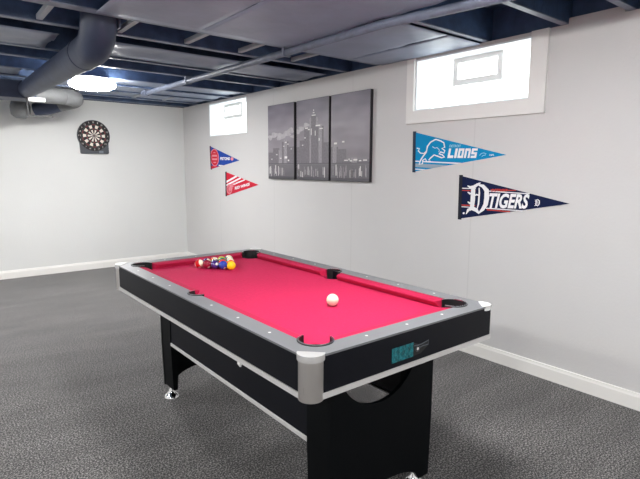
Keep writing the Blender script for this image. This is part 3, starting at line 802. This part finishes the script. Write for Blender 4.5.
# corner caps and posts
for x, y in PC:
    sx, sy = x/abs(x), y/abs(y)
    c0 = (sx*(HW-.034), sy*(HL-.034)); ad = math.atan2(sy, sx)
    pts = []; rc = .0445 if sx < 0 else .039
    for k in range(13):
        a = ad+math.radians(-95+190*k/12); pts.append((c0[0]+rc*math.cos(a), c0[1]+rc*math.sin(a)))
    bm = prism(pts, lambda u, v, d: L(u, v, d), ZT-.018, ZT+.003)
    cap = obj('corner_cap', bm, CAPM if sx < 0 else WHITEP, pt)
    if sx < 0:
        pts = []
        for k in range(17):
            a = ad+math.radians(-88+176*k/16); pts.append((c0[0]+.0405*math.cos(a), c0[1]+.0405*math.sin(a)))
        bm = prism(pts, lambda u, v, d: L(u, v, d), AZ0-.022, ZT-.018)
        obj('corner_post', bm, STEEL, pt, smooth=True, auto=40)['label'] = 'brushed steel corner post'
# end panels with an arch below and a round cut-out above
PX = .284
def end_panel(yo, sgn):
    """yo outer face, sgn towards the middle of the table"""
    bot = .066; pts = [(-PX+.008, bot), (-.215, bot)]
    for k in range(1, 16):
        u = -.215+.43*k/16; pts.append((u, bot+.08*math.sqrt(max(0, 1-(u/.215)**2))))
    pts += [(.215, bot), (PX-.008, bot), (PX, .35), (PX, .676)]
    hr, hz, hx = .22, .71, -.03; a1 = math.acos((hz-.676)/hr)
    for k in range(0, 25):
        a = a1-2*a1*k/24; pts.append((hx+hr*math.sin(a), hz-hr*math.cos(a)))
    pts += [(-PX, .676), (-PX, .35)]
    yi = yo+sgn*.016
    e = obj('end_panel', prism(pts, lambda u, v, d: L(u, d, v), min(yo, yi), max(yo, yi)), PANEL, pt)
    for s in (-1, 1):
        obj('leg', prism([(s*(PX-.002), .676), (s*(PX-.002), .35), (s*(PX-.01), .072), (s*(PX-.036), .072), (s*(PX-.045), .2), (s*(PX-.045), .676)], lambda u, v, d: L(u, d, v), yi, yi+sgn*.125), PANEL, pt)
        fx, fy = s*(PX-.028), yo+sgn*.06
        lv = obj('leveler', lathe([(.047, 0), (.047, .006), (.034, .020), (.018, .038), (.014, .071)], L(fx, fy, .0005), 28), CHROME, pt, smooth=True, auto=50)
    return e
end_panel(-.80, 1); end_panel(.80, -1)
# side stretchers
for s in (-1, 1):
    xo = s*(PX-.006)
    st_ = obj('stretcher', boxes([(L(xo, -.66, .358), L(xo-s*.02, .66, .602)), (L(xo-s*.010, -.66, .602), L(xo-s*.022, .66, .676))]), BLACK, pt)
    obj('stretcher_strip', box(L(xo+s*.005, -.66, .350), L(xo-s*.02, .66, .370), .002, 1), STRIP, st_)['label'] = 'silver strip along the stretcher'
# ball-return hardware under the long side
kn = obj('return_latch', tube([L(-HW+.016, -.485, .676), L(-HW+.012, -.50, .664), L(-HW+.008, -.512, .655)], [.004, .010, .004], 12), WHITEP, pt, smooth=True); kn['label'] = 'small white latch under the side trim'
obj('trim_clip', box(L(.05, -HL+.012, .664), L(.075, -HL+.03, .676), .003), STRIP, pt)
# maker's label on the front apron
yl = -HL+.0015
TEAL = mat('teal_foil', srgb(20, 110, 118), .35, metal=.3, bump=.4, bscale=120, var=.6, vscale=70)
bm = box(L(-.123, yl, .713), L(-.012, yl-.0015, .766)); sk = obj('apron_label', bm, TEAL, pt); sk['label'] = 'scuffed teal label'
FM = lambda u, v, d: L(u, yl-d, v)
bm = prism([(-.012, .714), (.03, .716), (.072, .738), (.076, .756), (.02, .752), (-.012, .764)], FM, 0, .0014)
obj('emblem_plate', bm, BLACKM, pt)
bm = bmesh.new()
for q in stroke([(-.01, .752), (.03, .750), (.072, .757), (.070, .741), (.040, .742), (.012, .738)], .0035): flat(bm, q, FM, .0018)
for k in range(12):
    a = 2*PI*k/12; b = 2*PI*(k+1)/12
    flat(bm, [(.012+.006*math.cos(a), .737+.006*math.sin(a)), (.012+.006*math.cos(b), .737+.006*math.sin(b)), (.012, .737)], FM, .002, 1)
for q in stroke([(.012+.011*math.cos(2*PI*k/12), .737+.011*math.sin(2*PI*k/12)) for k in range(13)], .002): flat(bm, q, FM, .0018)
obj('emblem_lines', bm, [mat('emblem_grey', srgb(95, 100, 108), .4), WHITEP], pt)
# ------------------------------------------------------------ balls
BR = .0262
def ball_mesh(c, col, stripe, spot_dir):
    bm = bmesh.new(); bmesh.ops.create_uvsphere(bm, u_segments=32, v_segments=24, radius=BR)
    if stripe:
        for f in bm.faces: f.material_index = 1 if abs(f.calc_center_median().z) < BR*.56 else 0
    return bm
def nice(name, c): return mat(name, c, .12, spec=.6, coat=.5)
CREAM = nice('ball_cream', srgb(238, 226, 196)); SPOTM = nice('ball_spot', srgb(240, 235, 225)); INK = nice('ball_ink', srgb(20, 18, 20))
COLS = dict(yellow=(250, 205, 16), blue=(24, 60, 160), red=(200, 24, 30), purple=(62, 38, 110), orange=(232, 104, 24), green=(20, 110, 70), maroon=(140, 22, 48), black=(16, 16, 20), teal=(40, 140, 150), olive=(190, 180, 60))
BM_ = {k: nice('ball_'+k, srgb(*v)) for k, v in COLS.items()}
def ball(pos, col, stripe, label, rot=(0, 0, 0), spot=(0, 0, 1), num=None):
    o = thing('billiard_ball', label, 'ball', (pos[0], pos[1], ZB+.0003), 'racked balls on the crimson felt')
    c = Vector((pos[0], pos[1], ZB+.0005+BR))
    bm = bmesh.new(); bmesh.ops.create_uvsphere(bm, u_segments=32, v_segments=24, radius=BR)
    if stripe:
        for f in bm.faces: f.material_index = 1 if abs(f.calc_center_median().z) < BR*.55 else 0
    bmesh.ops.rotate(bm, verts=bm.verts[:], cent=(0, 0, 0), matrix=Matrix.Rotation(rot[2], 3, 'Z') @ Matrix.Rotation(rot[0], 3, 'X') @ Matrix.Rotation(rot[1], 3, 'Y'))
    bmesh.ops.translate(bm, verts=bm.verts[:], vec=c)
    obj('ball_body', bm, [CREAM, BM_[col]] if stripe else BM_[col], o, smooth=True)
    d = Vector(spot).normalized(); ux = d.orthogonal().normalized(); z0 = Vector((0, 0, 1))
    ux = z0.cross(d).normalized() if abs(d.z) < .95 else ux
    uy = d.cross(ux)
    def S(u, v, r):
        p = (d+ux*u+uy*v).normalized(); return tuple(c+p*(BR+r))
    bm = bmesh.new(); rings = []
    for q in (.18, .36):
        rings.append([bm.verts.new(S(q*math.cos(2*PI*k/20), q*math.sin(2*PI*k/20), .0002)) for k in range(20)])
    cc = bm.verts.new(S(0, 0, .0002))
    for k in range(20):
        bm.faces.new((cc, rings[0][k], rings[0][(k+1) % 20])); bm.faces.new((rings[0][k], rings[1][k], rings[1][(k+1) % 20], rings[0][(k+1) % 20]))
    sp = obj('number_spot', bm, SPOTM, o, smooth=True)
    bm = bmesh.new(); w = .16*len(str(num))
    add_text(bm, str(num), lambda u, v, r: S(-w+2*w*u, -.2+.4*v, r), .0005, 0, .0)
    obj('numeral', bm, INK, sp)
A = Vector((-1.875, -4.428)); sp_ = 2*BR+.0006
du = Vector((math.cos(math.radians(-54.4)), math.sin(math.radians(-54.4))))*sp_; dv = Vector((math.cos(math.radians(5.6)), math.sin(math.radians(5.6))))*sp_
RK = 'in the racked triangle of balls'
layout = {
 (0,0): ('red', True, 'red and cream striped ball at the left corner of the rack', (1.2, .4, .2), (-.2, -.6, -.9), 11),
 (1,0): ('maroon', False, 'maroon ball second from the left along the front of the rack', (0,0,0), (.1, -.75, -.6), 7),
 (2,0): ('purple', False, 'dark purple ball with white number spot, middle of the front of the rack', (0,0,0), (.0, -.9, .25), 4),
 (3,0): ('blue', False, 'blue ball next to the yellow one along the front of the rack', (0,0,0), (.1, -.7, -.6), 2),
 (4,0): ('yellow', False, 'solid yellow ball at the near right corner of the rack', (0,0,0), (.5, .5, .6), 1),
 (0,1): ('purple', True, 'cream ball with purple stripe just behind the left corner of the rack', (1.3, 0, .6), (0, .4, .8), 12),
 (0,2): ('orange', True, 'cream ball with orange stripe in the middle of the far side of the rack', (.5, .5, .2), (.1, -.8, .5), 13),
 (0,3): ('olive', False, 'olive yellow ball on the far side of the rack beside the teal-striped one', (0,0,0), (.3, .4, .8), 9),
 (0,4): ('teal', True, 'white ball with teal stripe at the far right corner of the rack', (.4, .2, .1), (.2, .6, .8), 10),
 (1,1): ('black', False, 'black ball inside the rack behind the purple one', (0,0,0), (0, -.3, .9), 8),
 (1,2): ('green', False, 'dark green ball inside the rack behind the orange-striped one', (0,0,0), (0, .3, .9), 6),
 (1,3): ('maroon', True, 'cream ball with maroon stripe on the right side of the rack beside the teal-striped one', (.8, .3, .1), (0, .3, .9), 15),
 (2,1): ('red', False, 'solid red ball inside the rack behind the blue one', (0,0,0), (0, .3, .9), 3),
 (2,2): ('green', True, 'cream ball with green stripe at the middle of the right side of the rack', (.9, .2, .3), (0, .2, .9), 14),
 (3,1): ('orange', False, 'solid orange ball on the right side of the rack behind the yellow one', (0,0,0), (0, .4, .9), 5),
}
for (i, j), (c, s, lab, rot, spot, num) in layout.items():
    p = A+du*i+dv*j; ball((p.x, p.y), c, s, lab, rot, spot, num)
bm = bmesh.new(); bmesh.ops.create_uvsphere(bm, u_segments=40, v_segments=28, radius=.0272)
bmesh.ops.translate(bm, verts=bm.verts[:], vec=(-1.78, -5.565, ZB+.0004+.0272))
tag(obj('cue_ball', bm, nice('cue_ivory', srgb(240, 226, 200)), smooth=True), 'plain ivory cue ball alone on the crimson felt', 'ball')

# ------------------------------------------------------------ light, camera
wd = bpy.data.worlds.new('world'); SC.world = wd; wd.use_nodes = True
wd.node_tree.nodes['Background'].inputs['Color'].default_value = (.8, .9, 1, 1); wd.node_tree.nodes['Background'].inputs['Strength'].default_value = .6

cam = bpy.data.cameras.new('camera'); co = bpy.data.objects.new('camera', cam); COL.objects.link(co)
cam.sensor_fit = 'HORIZONTAL'; cam.sensor_width = 36; cam.lens = 36*499.78/640; cam.clip_start = .05
yaw, pit, roll = math.radians(38.734), math.radians(-8.176), math.radians(.233)
Fv = Vector((math.sin(yaw)*math.cos(pit), math.cos(yaw)*math.cos(pit), math.sin(pit)))
Rv = Fv.cross(Vector((0, 0, 1))).normalized(); Uv = Rv.cross(Fv)
R2 = Rv*math.cos(roll)+Uv*math.sin(roll); U2 = -Rv*math.sin(roll)+Uv*math.cos(roll)
M = Matrix((R2, U2, -Fv)).transposed().to_4x4(); M.translation = Vector((-3.162, -7.198, 1.388))
co.matrix_world = M
SC.camera = co
SC.view_settings.view_transform = 'Standard'; SC.view_settings.look = 'None'; SC.view_settings.gamma = 1; SC.view_settings.exposure = 1.84
SC.cycles.max_bounces = 10; SC.cycles.diffuse_bounces = 6
SC.cycles.sample_clamp_indirect = 6
SC.cycles.use_denoising = True
